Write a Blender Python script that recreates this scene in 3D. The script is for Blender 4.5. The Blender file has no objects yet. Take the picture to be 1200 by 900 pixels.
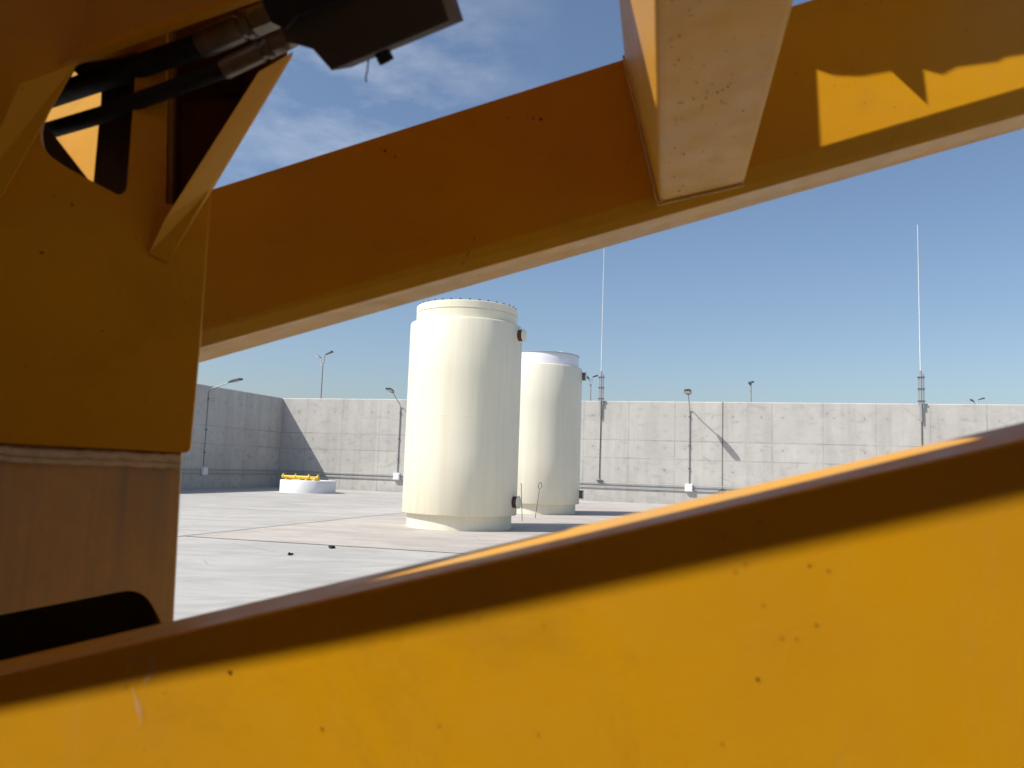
import bpy, bmesh, math, random
from mathutils import Vector, Matrix
random.seed(7)
R = math.radians
S = bpy.context.scene
C = S.collection

# ------------------------------------------------------------------ camera
EYE = Vector((0, 0, 1.6))
FPX = 933.0                                    # focal length for a 1200 px wide frame
cam_d = bpy.data.cameras.new('camera'); cam = bpy.data.objects.new('camera', cam_d); C.objects.link(cam)
cam_d.lens = 36.0 * FPX / 1200; cam_d.sensor_width = 36; cam_d.clip_start = 0.02; cam_d.clip_end = 3000
CAMROT = Matrix.Rotation(R(90 + 6.05), 3, 'X') @ Matrix.Rotation(R(1.95), 3, 'Z')
cam.matrix_world = Matrix.Translation(EYE) @ CAMROT.to_4x4()
cam_d.dof.use_dof = True; cam_d.dof.focus_distance = 24; cam_d.dof.aperture_fstop = 5.0
S.camera = cam

# ------------------------------------------------------------------ light
SUN_EL, SUN_HEAD = 48.0, 69.0                  # elevation; heading the light travels to (clockwise from +Y)
TRAVEL = Vector((math.cos(R(SUN_EL)) * math.sin(R(SUN_HEAD)), math.cos(R(SUN_EL)) * math.cos(R(SUN_HEAD)), -math.sin(R(SUN_EL))))
ld = bpy.data.lights.new('sun', 'SUN'); ld.energy = 4.5; ld.angle = R(0.53); ld.color = (1.0, 0.955, 0.88)
lo = bpy.data.objects.new('sun', ld); C.objects.link(lo)
lo.rotation_euler = TRAVEL.to_track_quat('-Z', 'Y').to_euler()
W = bpy.data.worlds.new('World'); S.world = W; W.use_nodes = True
wn = W.node_tree; wn.nodes.clear()
def wnode(t, **k):
    n = wn.nodes.new(t)
    for a, b in k.items(): setattr(n, a, b)
    return n
sky = wnode('ShaderNodeTexSky', sky_type='NISHITA'); sky.sun_disc = False
sky.sun_elevation = R(SUN_EL); sky.sun_rotation = R(SUN_HEAD + 180); sky.air_density = 1.0; sky.dust_density = 1.7; sky.ozone_density = 2.4
bg = wnode('ShaderNodeBackground'); bg.inputs['Strength'].default_value = 0.11
out = wnode('ShaderNodeOutputWorld')
# thin high cloud: wisps in one quarter of the sky, by direction
tc = wnode('ShaderNodeTexCoord')
def wm(op, a, b=None):
    n = wnode('ShaderNodeMath', operation=op)
    for i, v in enumerate((a, b)):
        if v is None: continue
        if isinstance(v, (int, float)): n.inputs[i].default_value = v
        else: wn.links.new(v, n.inputs[i])
    return n.outputs[0]
mp = wnode('ShaderNodeMapping'); mp.inputs['Scale'].default_value = (5, 5, 12); mp.inputs['Location'].default_value = (0.4, 0, 0.3)
wn.links.new(tc.outputs['Generated'], mp.inputs['Vector'])
nz = wnode('ShaderNodeTexNoise'); nz.inputs['Scale'].default_value = 1.6; nz.inputs['Detail'].default_value = 9; nz.inputs['Roughness'].default_value = 0.62
wn.links.new(mp.outputs[0], nz.inputs['Vector'])
mr = wnode('ShaderNodeMapRange'); mr.inputs['From Min'].default_value = 0.42; mr.inputs['From Max'].default_value = 0.74
wn.links.new(nz.outputs[0], mr.inputs['Value'])
dp = wnode('ShaderNodeVectorMath', operation='DOT_PRODUCT'); dp.inputs[1].default_value = Vector((-0.25, 0.84, 0.47)).normalized()
wn.links.new(tc.outputs['Generated'], dp.inputs[0])
mr2 = wnode('ShaderNodeMapRange'); mr2.inputs['From Min'].default_value = 0.955; mr2.inputs['From Max'].default_value = 0.995
wn.links.new(dp.outputs['Value'], mr2.inputs['Value'])
fac = wm('MULTIPLY', wm('MULTIPLY', mr.outputs[0], mr2.outputs[0]), 0.27)
mixc = wnode('ShaderNodeMixRGB'); mixc.inputs['Color2'].default_value = (7.4, 7.6, 8.0, 1)
wn.links.new(fac, mixc.inputs['Fac']); wn.links.new(sky.outputs[0], mixc.inputs['Color1'])
wn.links.new(mixc.outputs[0], bg.inputs['Color']); wn.links.new(bg.outputs[0], out.inputs['Surface'])
S.view_settings.view_transform = 'Standard'; S.view_settings.look = 'None'
S.view_settings.exposure = 0.28; S.view_settings.gamma = 1
S.cycles.max_bounces = 10; S.cycles.diffuse_bounces = 6

# ------------------------------------------------------------------ helpers
def ray(px, py): return (CAMROT @ Vector(((px - 600) / FPX, (450 - py) / FPX, -1.0)))
def on_plane(px, py, p0, n):
    r = ray(px, py); t = (p0 - EYE).dot(n) / r.dot(n); return EYE + r * t
UP = Vector((0, 0, 1))
def ground_at(px, py, z=0.0): return on_plane(px, py, Vector((0, 0, z)), UP)

def link(o, parent=None):
    C.objects.link(o)
    if parent is not None: o.parent = parent
    return o
def obj(name, bm, m, parent=None, smooth=False, bevel=0, mat4=None, seg=2):
    me = bpy.data.meshes.new(name); bm.normal_update(); bm.to_mesh(me); bm.free()
    if m: me.materials.append(m)
    if smooth:
        for p in me.polygons: p.use_smooth = True
        try: me.set_sharp_from_angle(angle=R(38))
        except Exception: pass
    o = bpy.data.objects.new(name, me); link(o, parent)
    if mat4 is not None: o.matrix_local = mat4
    if bevel:
        b = o.modifiers.new('bevel', 'BEVEL'); b.width = bevel; b.segments = seg; b.limit_method = 'ANGLE'; b.angle_limit = R(35)
        b.harden_normals = False
    return o
def empty(name, loc, rz=0):
    o = bpy.data.objects.new(name, None); o.empty_display_size = 0.3; link(o)
    o.location = loc; o.rotation_euler = (0, 0, rz); return o
def tag(o, label=None, cat=None, group=None, kind=None):
    if label: o['label'] = label
    if cat: o['category'] = cat
    if group: o['group'] = group
    if kind: o['kind'] = kind
    return o
def box(bm, lo_, hi_, M=None):
    x0, y0, z0 = lo_; x1, y1, z1 = hi_
    v = [Vector(p) for p in ((x0,y0,z0),(x1,y0,z0),(x1,y1,z0),(x0,y1,z0),(x0,y0,z1),(x1,y0,z1),(x1,y1,z1),(x0,y1,z1))]
    if M is not None: v = [M @ p for p in v]
    v = [bm.verts.new(p) for p in v]
    for f in ((3,2,1,0),(4,5,6,7),(0,1,5,4),(1,2,6,5),(2,3,7,6),(3,0,4,7)): bm.faces.new([v[i] for i in f])
    return bm
def hull8(bm, a, b):           # prism between two rings of equal length
    va = [bm.verts.new(p) for p in a]; vb = [bm.verts.new(p) for p in b]; n = len(a)
    bm.faces.new(list(reversed(va))); bm.faces.new(vb)
    for i in range(n): bm.faces.new([va[i], va[(i+1) % n], vb[(i+1) % n], vb[i]])
    bmesh.ops.recalc_face_normals(bm, faces=bm.faces)
    return bm
def tube(bm, pts, r, n=12, caps=True):
    pts = [Vector(p) for p in pts]; rings = []
    rr = r if isinstance(r, (list, tuple)) else [r] * len(pts)
    d0 = (pts[1] - pts[0]).normalized()
    ref = Vector((0, 0, 1)) if abs(d0.z) < 0.9 else Vector((1, 0, 0))
    u = d0.cross(ref).normalized()
    for i, p in enumerate(pts):
        if i == 0: d = pts[1] - pts[0]
        elif i == len(pts) - 1: d = pts[-1] - pts[-2]
        else: d = (pts[i+1] - p).normalized() + (p - pts[i-1]).normalized()
        d = d.normalized() if d.length > 1e-9 else d0
        u = (u - d * u.dot(d)).normalized(); v = d.cross(u)
        rings.append([bm.verts.new(p + (u * math.cos(2*math.pi*k/n) + v * math.sin(2*math.pi*k/n)) * rr[i]) for k in range(n)])
    for a, b in zip(rings, rings[1:]):
        for k in range(n): bm.faces.new([a[k], a[(k+1) % n], b[(k+1) % n], b[k]])
    if caps: bm.faces.new(list(reversed(rings[0]))); bm.faces.new(rings[-1])
    return bm
def lathe(bm, prof, n=96, M=None):
    rings = []
    for r, z in prof:
        if r < 1e-6: rings.append([bm.verts.new((0, 0, z))])
        else: rings.append([bm.verts.new((r*math.cos(2*math.pi*k/n), r*math.sin(2*math.pi*k/n), z)) for k in range(n)])
    for a, b in zip(rings, rings[1:]):
        for k in range(n):
            k2 = (k+1) % n
            if len(a) == 1 and len(b) == 1: continue
            if len(a) == 1: bm.faces.new([a[0], b[k2], b[k]])
            elif len(b) == 1: bm.faces.new([a[k], a[k2], b[0]])
            else: bm.faces.new([a[k], a[k2], b[k2], b[k]])
    bmesh.ops.recalc_face_normals(bm, faces=bm.faces)
    if M is not None: bmesh.ops.transform(bm, matrix=M, verts=bm.verts)
    return bm
def round_poly(pts, rad, n=6):
    out_ = []; L = len(pts)
    rads = rad if isinstance(rad, (list, tuple)) else [rad] * L
    for i in range(L):
        p0, p, p1 = Vector(pts[i-1]), Vector(pts[i]), Vector(pts[(i+1) % L]); r = rads[i]
        if r <= 0: out_.append(p); continue
        a, b = (p0 - p), (p1 - p); m = min(r, a.length*0.45, b.length*0.45)
        A = p + a.normalized()*m; B = p + b.normalized()*m
        for k in range(n + 1):
            t = k / n; out_.append(A*(1-t)**2 + p*2*t*(1-t) + B*t*t)
    return out_
def plate(name, fr, outline, thick, m, parent=None, holes=(), bevel=0.002):
    """flat plate in frame fr=(origin, eu, ev); thickness runs to eu x ev side away from the origin side 'n'"""
    o0, eu, ev, n = fr
    cu = bpy.data.curves.new(name, 'CURVE'); cu.dimensions = '2D'; cu.fill_mode = 'BOTH'
    cu.extrude = thick / 2
    if bevel: cu.bevel_depth = bevel; cu.bevel_resolution = 2; cu.offset = -bevel; cu.extrude = thick/2 - bevel
    for loop in [outline] + list(holes):
        sp = cu.splines.new('POLY'); sp.points.add(len(loop) - 1); sp.use_cyclic_u = True
        for q, p in zip(sp.points, loop): q.co = (p[0], p[1], 0, 1)
    tmp = bpy.data.objects.new(name, cu); C.objects.link(tmp)
    dg = bpy.context.evaluated_depsgraph_get()
    me = bpy.data.meshes.new_from_object(tmp.evaluated_get(dg))
    bpy.data.objects.remove(tmp); bpy.data.curves.remove(cu)
    me.name = name; me.materials.clear(); me.materials.append(m)
    nn = eu.cross(ev)
    M = Matrix((eu, ev, nn)).transposed().to_4x4(); M.translation = o0 + n * (thick / 2)
    me.transform(M)
    o = bpy.data.objects.new(name, me); link(o, parent); return o
class Fr:                        # a plane given by a point and its horizontal run; pixel -> plane coordinates
    def __init__(s, p0, eu, ev):
        s.o = p0; s.eu = eu.normalized(); s.ev = (ev - s.eu * ev.dot(s.eu)).normalized(); s.n = s.eu.cross(s.ev)
        if s.n.dot(p0 - EYE) < 0: s.n = -s.n
    def pt(s, px, py): return on_plane(px, py, s.o, s.n)
    def uv(s, px, py):
        d = s.pt(px, py) - s.o; return Vector((d.dot(s.eu), d.dot(s.ev)))
    def uvs(s, L): return [s.uv(*p) for p in L]
    def t(s): return (s.o, s.eu, s.ev, s.n)

# ------------------------------------------------------------------ materials
class NT:
    def __init__(s, name):
        s.m = bpy.data.materials.new(name); s.m.use_nodes = True; s.t = s.m.node_tree; s.t.nodes.clear()
        s.o = s.n('ShaderNodeOutputMaterial'); s.b = s.n('ShaderNodeBsdfPrincipled'); s.l(s.b.outputs[0], s.o.inputs[0])
    def n(s, t, **k):
        n = s.t.nodes.new(t)
        for a, b in k.items(): setattr(n, a, b)
        return n
    def l(s, a, b): s.t.links.new(a, b)
    def setin(s, inp, v):
        if isinstance(v, bpy.types.NodeSocket): s.l(v, inp)
        elif isinstance(v, (tuple, list)) and len(v) == 3 and inp.type == 'RGBA': inp.default_value = (*v, 1)
        else: inp.default_value = v
    def math(s, op, *a, clamp=False):
        n = s.n('ShaderNodeMath', operation=op, use_clamp=clamp)
        for i, v in enumerate(a): s.setin(n.inputs[i], v)
        return n.outputs[0]
    def mix(s, f, a, b, mode='MIX'):
        n = s.n('ShaderNodeMixRGB', blend_type=mode)
        for i, v in enumerate((f, a, b)): s.setin(n.inputs[i], v)
        return n.outputs[0]
    def coord(s, scale=(1,1,1), loc=(0,0,0), which='Object'):
        tc = s.n('ShaderNodeTexCoord'); mp = s.n('ShaderNodeMapping'); mp.inputs['Scale'].default_value = scale; mp.inputs['Location'].default_value = loc
        s.l(tc.outputs[which], mp.inputs[0]); return mp.outputs[0]
    def noise(s, vec, scale, detail=4, rough=.55, dist=0):
        n = s.n('ShaderNodeTexNoise'); s.l(vec, n.inputs['Vector']); n.inputs['Scale'].default_value = scale
        n.inputs['Detail'].default_value = detail; n.inputs['Roughness'].default_value = rough; n.inputs['Distortion'].default_value = dist
        return n.outputs[0]
    def rng(s, v, a, b, c=0, d=1, smooth=False):
        n = s.n('ShaderNodeMapRange'); n.interpolation_type = 'SMOOTHSTEP' if smooth else 'LINEAR'
        for i, x in enumerate((v, a, b, c, d)): s.setin(n.inputs[i], x)
        return n.outputs[0]
    def bump(s, h, strength=.2, dist=.01):
        n = s.n('ShaderNodeBump'); n.inputs['Strength'].default_value = strength; n.inputs['Distance'].default_value = dist
        s.l(h, n.inputs['Height']); s.l(n.outputs[0], s.b.inputs['Normal'])
    def fin(s, col, rough=.5, metal=0, spec=.5, coat=0):
        s.setin(s.b.inputs['Base Color'], col); s.setin(s.b.inputs['Roughness'], rough); s.setin(s.b.inputs['Metallic'], metal)
        s.b.inputs['Specular IOR Level'].default_value = spec; s.b.inputs['Coat Weight'].default_value = coat; s.b.inputs['Coat Roughness'].default_value = .25
        return s.m

def yellow_paint(name, dusty=0.15, streak=0.0, spots=0.3, gate_=(.56,.64), base=(.75,.357,.004), rough=.40):
    t = NT(name); c = t.coord()
    big = t.noise(c, 3.0, 5, .6); fine = t.noise(c, 55, 4, .7); mid = t.noise(c, 14, 5, .65)
    col = t.mix(t.rng(big, .35, .7), base, (base[0]*.93, base[1]*.90, base[2]*1.1))
    dust = t.math('MULTIPLY', t.rng(t.math('ADD', big, t.math('MULTIPLY', fine, .35)), .55, .95), dusty)
    if streak:
        cs = t.coord((26, 26, .9)); st = t.noise(cs, 1.0, 5, .6)
        dust = t.math('ADD', dust, t.math('MULTIPLY', t.rng(st, .42, .72), streak))
    col = t.mix(dust, col, (.52, .385, .22))
    gr = t.noise(c, 4.0, 8, .74, .6); col = t.mix(t.rng(gr, .52, .74, 0, .30), col, (.34, .16, .015))
    gr2 = t.noise(t.coord((9, 9, 2.2), loc=(2, 5, 1)), 1.4, 7, .72, .4); col = t.mix(t.rng(gr2, .56, .76, 0, .10), col, (.50, .34, .14))
    # chips and flecks of rust with their own small shapes
    v = t.n('ShaderNodeTexVoronoi'); t.l(c, v.inputs['Vector']); v.inputs['Scale'].default_value = 34; v.inputs['Randomness'].default_value = 1
    dot = t.rng(v.outputs['Distance'], .07, .12, 1, 0)
    gate = t.math('MULTIPLY', dot, t.rng(t.noise(c, 6.0, 3, .6), *gate_))
    col = t.mix(t.math('MULTIPLY', gate, spots), col, (.045, .02, .012))
    scr = t.rng(t.noise(t.coord((4, 4, 90)), 3, 3, .6), .66, .72)
    col = t.mix(t.math('MULTIPLY', scr, .06), col, (.3, .2, .1))
    t.bump(t.math('ADD', t.math('MULTIPLY', t.noise(c, 160, 3, .6), .5), t.math('MULTIPLY', mid, .6)), .10, .004)
    return t.fin(col, t.rng(mid, .3, .7, rough - .06, rough + .14), 0, .32, 0.0)
M_YEL = yellow_paint('yellow_paint', .05)
M_YELD = yellow_paint('dusty_yellow_paint', .6, .75, .35, base=(.84,.54,.19))
M_YELS = yellow_paint('speckled_yellow_paint', .25, .08, .5, (.44,.52), rough=.42)
M_YELF = yellow_paint('dusty_lit_yellow_paint', .6, .25, .3, rough=.42)  # dusty paint, paled also to imitate ground bounce and sky sheen

def concrete_wall(name, expansion=(), seed=0.0):
    t = NT(name); tc = t.n('ShaderNodeTexCoord'); sx = t.n('ShaderNodeSeparateXYZ'); t.l(tc.outputs['Object'], sx.inputs[0])
    X, Z = sx.outputs['X'], sx.outputs['Z']; c = t.coord(loc=(seed, seed, 0))
    blot = t.noise(c, .45, 6, .65, .3); med = t.noise(c, 2.2, 6, .7); fine = t.noise(c, 18, 4, .7)
    streakv = t.noise(t.coord((1.6, 1.6, .16), loc=(seed, 0, 0)), 1.0, 6, .65)
    col = t.mix(t.rng(blot, .3, .7), (.56, .54, .505), (.46, .44, .41))
    # each form panel a little different in tone
    P = 2.46
    pi_ = t.math('FLOOR', t.math('DIVIDE', X, P))
    lvl = t.math('ADD', t.math('GREATER_THAN', Z, 3.33), t.math('GREATER_THAN', Z, 2.36))
    cmb = t.n('ShaderNodeCombineXYZ'); t.l(pi_, cmb.inputs[0]); t.l(lvl, cmb.inputs[1])
    wn_ = t.n('ShaderNodeTexWhiteNoise'); t.l(cmb.outputs[0], wn_.inputs['Vector'])
    col = t.mix(t.math('MULTIPLY', wn_.outputs['Value'], .28), col, (.37, .36, .345))
    col = t.mix(t.rng(streakv, .46, .74, 0, .6), col, (.35, .335, .31))
    bl2 = t.noise(t.coord((1, 1, 2.2), loc=(seed*2, 0, 1)), .9, 7, .72, .9)
    col = t.mix(t.rng(bl2, .55, .72, 0, .65), col, (.27, .255, .24))
    col = t.mix(t.rng(bl2, .30, .42, .4, 0), col, (.58, .56, .53))
    col = t.mix(t.rng(med, .55, .8, 0, .5), col, (.31, .295, .275))
    col = t.mix(t.rng(fine, .6, .8, 0, .25), col, (.25, .24, .23))
    def line(dist, w): return t.rng(dist, w*.45, w*1.1, 1, 0)
    fx = t.math('ABSOLUTE', t.math('SUBTRACT', t.math('MULTIPLY', t.math('FRACT', t.math('DIVIDE', X, P)), P), P/2))
    v1 = t.math('MULTIPLY', line(fx, .035), .34)
    fx2 = t.math('ABSOLUTE', t.math('SUBTRACT', t.math('MULTIPLY', t.math('FRACT', t.math('ADD', t.math('DIVIDE', X, P), .5)), P), P/2))
    v2 = t.math('MULTIPLY', line(fx2, .03), .10)
    h1 = t.math('MULTIPLY', line(t.math('ABSOLUTE', t.math('SUBTRACT', Z, 3.33)), .04), .42)
    h2 = t.math('MULTIPLY', line(t.math('ABSOLUTE', t.math('SUBTRACT', Z, 2.36)), .035), .38)
    brk = t.rng(t.noise(c, .8, 5, .7), .38, .6, .2, 1)
    lines = t.math('MULTIPLY', t.math('MAXIMUM', t.math('MAXIMUM', v1, v2), t.math('MAXIMUM', h1, h2)), brk)
    # tie holes
    q = t.math('MULTIPLY', t.math('FRACT', t.math('ADD', t.math('DIVIDE', X, P), .5)), P)
    dx = t.math('MINIMUM', t.math('ABSOLUTE', t.math('SUBTRACT', q, .52)), t.math('ABSOLUTE', t.math('SUBTRACT', q, 1.94)))
    dz = None
    for zz in (4.66, 2.96, 1.78, .5):
        a = t.math('ABSOLUTE', t.math('SUBTRACT', Z, zz)); dz = a if dz is None else t.math('MINIMUM', dz, a)
    dd = t.math('SQRT', t.math('ADD', t.math('MULTIPLY', dx, dx), t.math('MULTIPLY', dz, dz)))
    ties = t.math('MULTIPLY', t.rng(dd, .022, .065, .45, 0), t.rng(t.noise(c, .55, 2, .5), .4, .58, .2, 1))
    halo = t.math('MULTIPLY', t.rng(t.math('ADD', dd, t.math('MULTIPLY', t.math('SUBTRACT', med, .5), .5)), .02, .26, 1, 0), .13)
    col = t.mix(halo, col, (.25, .24, .225))
    col = t.mix(lines, col, (.14, .135, .13))
    col = t.mix(ties, col, (.07, .065, .06))
    # dark drips and a damp foot
    foot = t.math('MULTIPLY', t.rng(Z, 0, .5, 1, 0), t.rng(med, .35, .7, 0, .6))
    col = t.mix(foot, col, (.24, .23, .22))
    for ex in expansion:
        e = line(t.math('ABSOLUTE', t.math('SUBTRACT', X, ex)), .042)
        col = t.mix(t.math('MULTIPLY', e, .65), col, (.05, .05, .05))
    t.bump(t.math('SUBTRACT', t.math('MULTIPLY', fine, .5), t.math('MULTIPLY', lines, 1.5)), .3, .02)
    return t.fin(col, .88, 0, .3)

def ground_mat(name, a, b, seed):
    t = NT(name); c = t.coord(loc=(seed, seed*1.7, 0))
    big = t.noise(c, .16, 6, .65, .4); med = t.noise(c, 1.3, 6, .7); fine = t.noise(c, 22, 5, .75)
    sw = t.n('ShaderNodeMapping'); tc = t.n('ShaderNodeTexCoord'); t.l(tc.outputs['Object'], sw.inputs[0])
    sw.inputs['Rotation'].default_value = (0, 0, R(22 + seed)); sw.inputs['Scale'].default_value = (.38, 1.1, 1)
    swn = t.noise(sw.outputs[0], .8, 8, .68, 1.2)
    col = t.mix(t.rng(big, .3, .7), a, b)
    dk = tuple(x*.70 for x in a)
    col = t.mix(t.rng(swn, .44, .64, 0, .8), col, dk)
    cr = t.n('ShaderNodeTexVoronoi'); cr.feature = 'DISTANCE_TO_EDGE'; wv = t.n('ShaderNodeMixRGB'); wv.inputs[0].default_value = .12; t.l(c, wv.inputs[1]); nn2 = t.n('ShaderNodeTexNoise'); t.l(c, nn2.inputs['Vector']); nn2.inputs['Scale'].default_value = 1.2; nn2.inputs['Detail'].default_value = 6; t.l(nn2.outputs['Color'], wv.inputs[2]); t.l(wv.outputs[0], cr.inputs['Vector']); cr.inputs['Scale'].default_value = .28
    crk = t.math('MULTIPLY', t.rng(cr.outputs['Distance'], .0008, .0028, 1, 0), t.rng(t.noise(c, .35, 3, .5), .48, .56, 0, .6)); col = t.mix(crk, col, (.12, .115, .11))
    col = t.mix(t.rng(med, .52, .75, 0, .6), col, dk)
    col = t.mix(t.rng(t.noise(c, .5, 7, .72, .8), .52, .72, 0, .55), col, tuple(x*.8 for x in b))
    col = t.mix(t.rng(fine, .58, .8, 0, .35), col, tuple(x*.55 for x in a))
    col = t.mix(t.rng(swn, .30, .42, .35, 0), col, tuple(min(.62, x*1.14) for x in a))
    t.bump(t.math('ADD', fine, med), .25, .01)
    return t.fin(col, .82, 0, .35)

def simple(name, col, rough=.5, metal=0, var=.12, scale=8, spec=.5, bump=.05):
    t = NT(name); c = t.coord(); n = t.noise(c, scale, 5, .65)
    cc = t.mix(t.rng(n, .35, .7, 0, 1), col, tuple(x*(1-var) for x in col))
    t.bump(t.noise(c, scale*6, 3, .6), bump, .003)
    return t.fin(cc, t.rng(n, .3, .7, rough-.05, rough+.08), metal, spec)
def cream_mat(name, base, rough=.38):
    t = NT(name); c = t.coord(); n = t.noise(c, .9, 5, .6)
    st = t.noise(t.coord((5, 5, .14)), 1.0, 6, .6)
    col = t.mix(t.rng(n, .35, .7), base, tuple(x*.95 for x in base))
    col = t.mix(t.rng(st, .44, .66, 0, .7), col, tuple(x*y for x, y in zip(base, (.90, .885, .85))))
    st2 = t.noise(t.coord((11, 11, .35), loc=(3, 1, 0)), 1.0, 6, .65); col = t.mix(t.rng(st2, .56, .74, 0, .35), col, tuple(x*y for x, y in zip(base, (.80, .76, .68))))
    sp = t.noise(c, 9, 5, .7); col = t.mix(t.rng(sp, .68, .8, 0, .35), col, (.55, .50, .38))
    t.bump(t.noise(t.coord((1, 1, .25)), 2.2, 3, .5), .06, .05)
    return t.fin(col, t.rng(n, .3, .7, rough, rough+.12), 0, .45)
M_CREAM = cream_mat('cream_tank_paint', (.81, .765, .605))
M_CREAM2 = cream_mat('pale_cream_tank_paint', (.77, .74, .61))
M_WHITE = simple('white_paint', (.80, .80, .80), .55, var=.06, scale=2)
M_WRAP = simple('white_wrap', (.82, .82, .86), .45, var=.06, scale=5, bump=.3)
M_RUST = simple('brown_rusty_steel', (.10, .05, .035), .7, var=.5, scale=12)
M_DARKST = simple('dark_grey_steel', (.12, .12, .115), .55, var=.3)
M_GALV = simple('galvanised_steel', (.42, .43, .44), .45, .7, var=.2, scale=6)
M_GREYP = simple('grey_plastic_conduit', (.38, .39, .40), .5, 0, var=.15)
M_LAMPH = simple('dark_grey_lamp_housing', (.10, .10, .11), .45, .3, var=.1)
M_ROD = simple('white_fibreglass_rod', (.62, .64, .66), .45)
M_BOX = simple('white_plastic_box', (.78, .78, .77), .5, var=.05)
M_BLACK = simple('black_rubber', (.010, .009, .009), .8, var=.3, scale=30)
M_FIT = simple('zinc_plated_fitting', (.30, .26, .20), .42, .75, var=.35, scale=25)
M_MANI = simple('dark_painted_manifold', (.085, .075, .062), .55, .2, var=.25, scale=14, bump=.15)
M_RECESS = simple('recess_shade_brown', (.10, .07, .05), .6, var=.2)  # darkened brown standing in for shade inside recesses
M_DIM = simple('shade_dimmed_ochre', (.36, .17, .035), .6, var=.25)  # ochre darkened for cavity shade and to weaken bounced light
M_RIDGE = simple('pale_grease_ridge', (.92, .76, .48), .6, var=.25, scale=40)
M_TIP = simple('warm_yellow_paint', (.78, .50, .03), .45, var=.2, scale=9)
M_GLASS = simple('lamp_lens', (.55, .56, .56), .25)
M_SCUFF = simple('pale_chalk_scuff', (.42, .36, .30), .8, var=.3, scale=60)

# ------------------------------------------------------------------ setting: ground
def sheet(name, pts, z, m, kind='structure', th=None):
    bm = bmesh.new(); bm.faces.new([bm.verts.new((p[0], p[1], z)) for p in pts]); bmesh.ops.recalc_face_normals(bm, faces=bm.faces)
    for f in bm.faces:
        if f.normal.z < 0: f.normal_flip()
    o = obj(name, bm, m); o['kind'] = kind; return o
M_G1 = ground_mat('pale_grey_concrete_paving', (.475, .458, .428), (.42, .405, .378), 3)
M_G2 = ground_mat('beige_concrete_paving', (.48, .44, .395), (.44, .40, .36), 31)
M_JOINT = simple('tar_joint', (.13, .125, .118), .8)
sheet('ground', [(-700, -700), (700, -700), (700, 900), (-700, 900)], 0, M_G1)
j0 = ground_at(208, 629); j1 = ground_at(468, 601.5); j2 = ground_at(230, 629.5); j3 = ground_at(544, 649)
d1 = (j1 - j0).normalized(); d2 = (j3 - j2).normalized()
# corner where the two joints meet
def isect(p, d, q, e):
    det = d.x*(-e.y) + e.x*d.y; r = q - p
    s = (r.x*(-e.y) + e.x*r.y) / det; return p + d * s
jc = isect(j0, d1, j2, d2)
far1 = jc + d1 * 26; far2 = jc + d2 * 26
sheet('pavement', [jc, far2, far2 + d1*26, far1], 0.004, M_G2)
def strip(bm, a, b, w, z):
    d = (b - a).normalized(); nrm = Vector((-d.y, d.x, 0)) * w/2
    bm.faces.new([bm.verts.new((p.x, p.y, z)) for p in (a - nrm, b - nrm, b + nrm, a + nrm)])
bm = bmesh.new()
strip(bm, jc - d1*14, far1, .045, .008); strip(bm, jc + d2*0.1, far2, .035, .0085)
strip(bm, jc - d1*14 , jc - d1*14.02 + d2*40, .03, .0088)
for k in range(1, 4): strip(bm, jc + d1*(26*k/3.0) - d2*30, jc + d1*(26*k/3.0) - d2*.1, .03, .009)
bmesh.ops.recalc_face_normals(bm, faces=bm.faces)
o = obj('paving_joints', bm, M_JOINT); o['kind'] = 'structure'

# ------------------------------------------------------------------ walls
TH = R(16.5)
WX = Vector((math.cos(TH), -math.sin(TH), 0)); WY = Vector((math.sin(TH), math.cos(TH), 0))   # along the back wall / away from camera
wp = ground_at(808, 592)
def wall_hit(px, py=500): return on_plane(px, py, wp, WY)
corner = wall_hit(325, 571.5); corner.z = 0
def ws(px, py): p = on_plane(px, py, wp, WY) - corner; return p.dot(WX), p.z      # along-wall, height
WH = 5.45
exp = [ws(846.8, 520)[0], ws(846.8, 520)[0] - 2.46*10 - .0]
M_W1 = concrete_wall('cast_concrete_wall', expansion=exp[:1], seed=4)
M_W2 = concrete_wall('cast_concrete_side_wall', seed=17)
def frame_at(p, ex, ey):
    M = Matrix((ex, ey, UP)).transposed().to_4x4(); M.translation = p; return M
# back wall: origin shifted so a panel joint falls on the expansion joint
def wall_obj(name, M, L, H, th, mat):
    bm = bmesh.new()
    prof = [(0, 0), (0, H-.04), (.04, H), (th-.04, H), (th, H-.04), (th, 0)]
    hull8(bm, [(L[0], y, z) for y, z in prof], [(L[1], y, z) for y, z in prof])
    o = obj(name, bm, mat); o.matrix_world = M; return o
sh = exp[0] % 2.46 - 1.23
Mback = frame_at(corner + WX*sh, WX, WY)
M_W1e = [n for n in ()]
# the material measures from the object's origin, so give the joint in that frame
M_W1 = concrete_wall('cast_concrete_back_wall', expansion=[exp[0] - sh], seed=4)
wb = wall_obj('concrete_wall', Mback, (-sh - .5, 75), WH, .45, M_W1)
tag(wb, 'long sunlit grey concrete back wall with panel joints behind the cream tanks', 'wall')
Mleft = frame_at(corner - WY*.003, WY, -WX)      # local +x runs away along the wall: use negative lengths
wl = wall_obj('concrete_wall', Mleft, (-58, 0.0), WH, .45, M_W2)
tag(wl, 'shaded grey concrete side wall running back to the corner behind the yellow column', 'wall')

# world point on back wall: s along, h height, o out towards the camera
def bw(s, h, o_=0): return corner + WX*s + UP*h - WY*o_
def lw(s, h, o_=0): return corner - WY*s + UP*h + WX*o_

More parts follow.
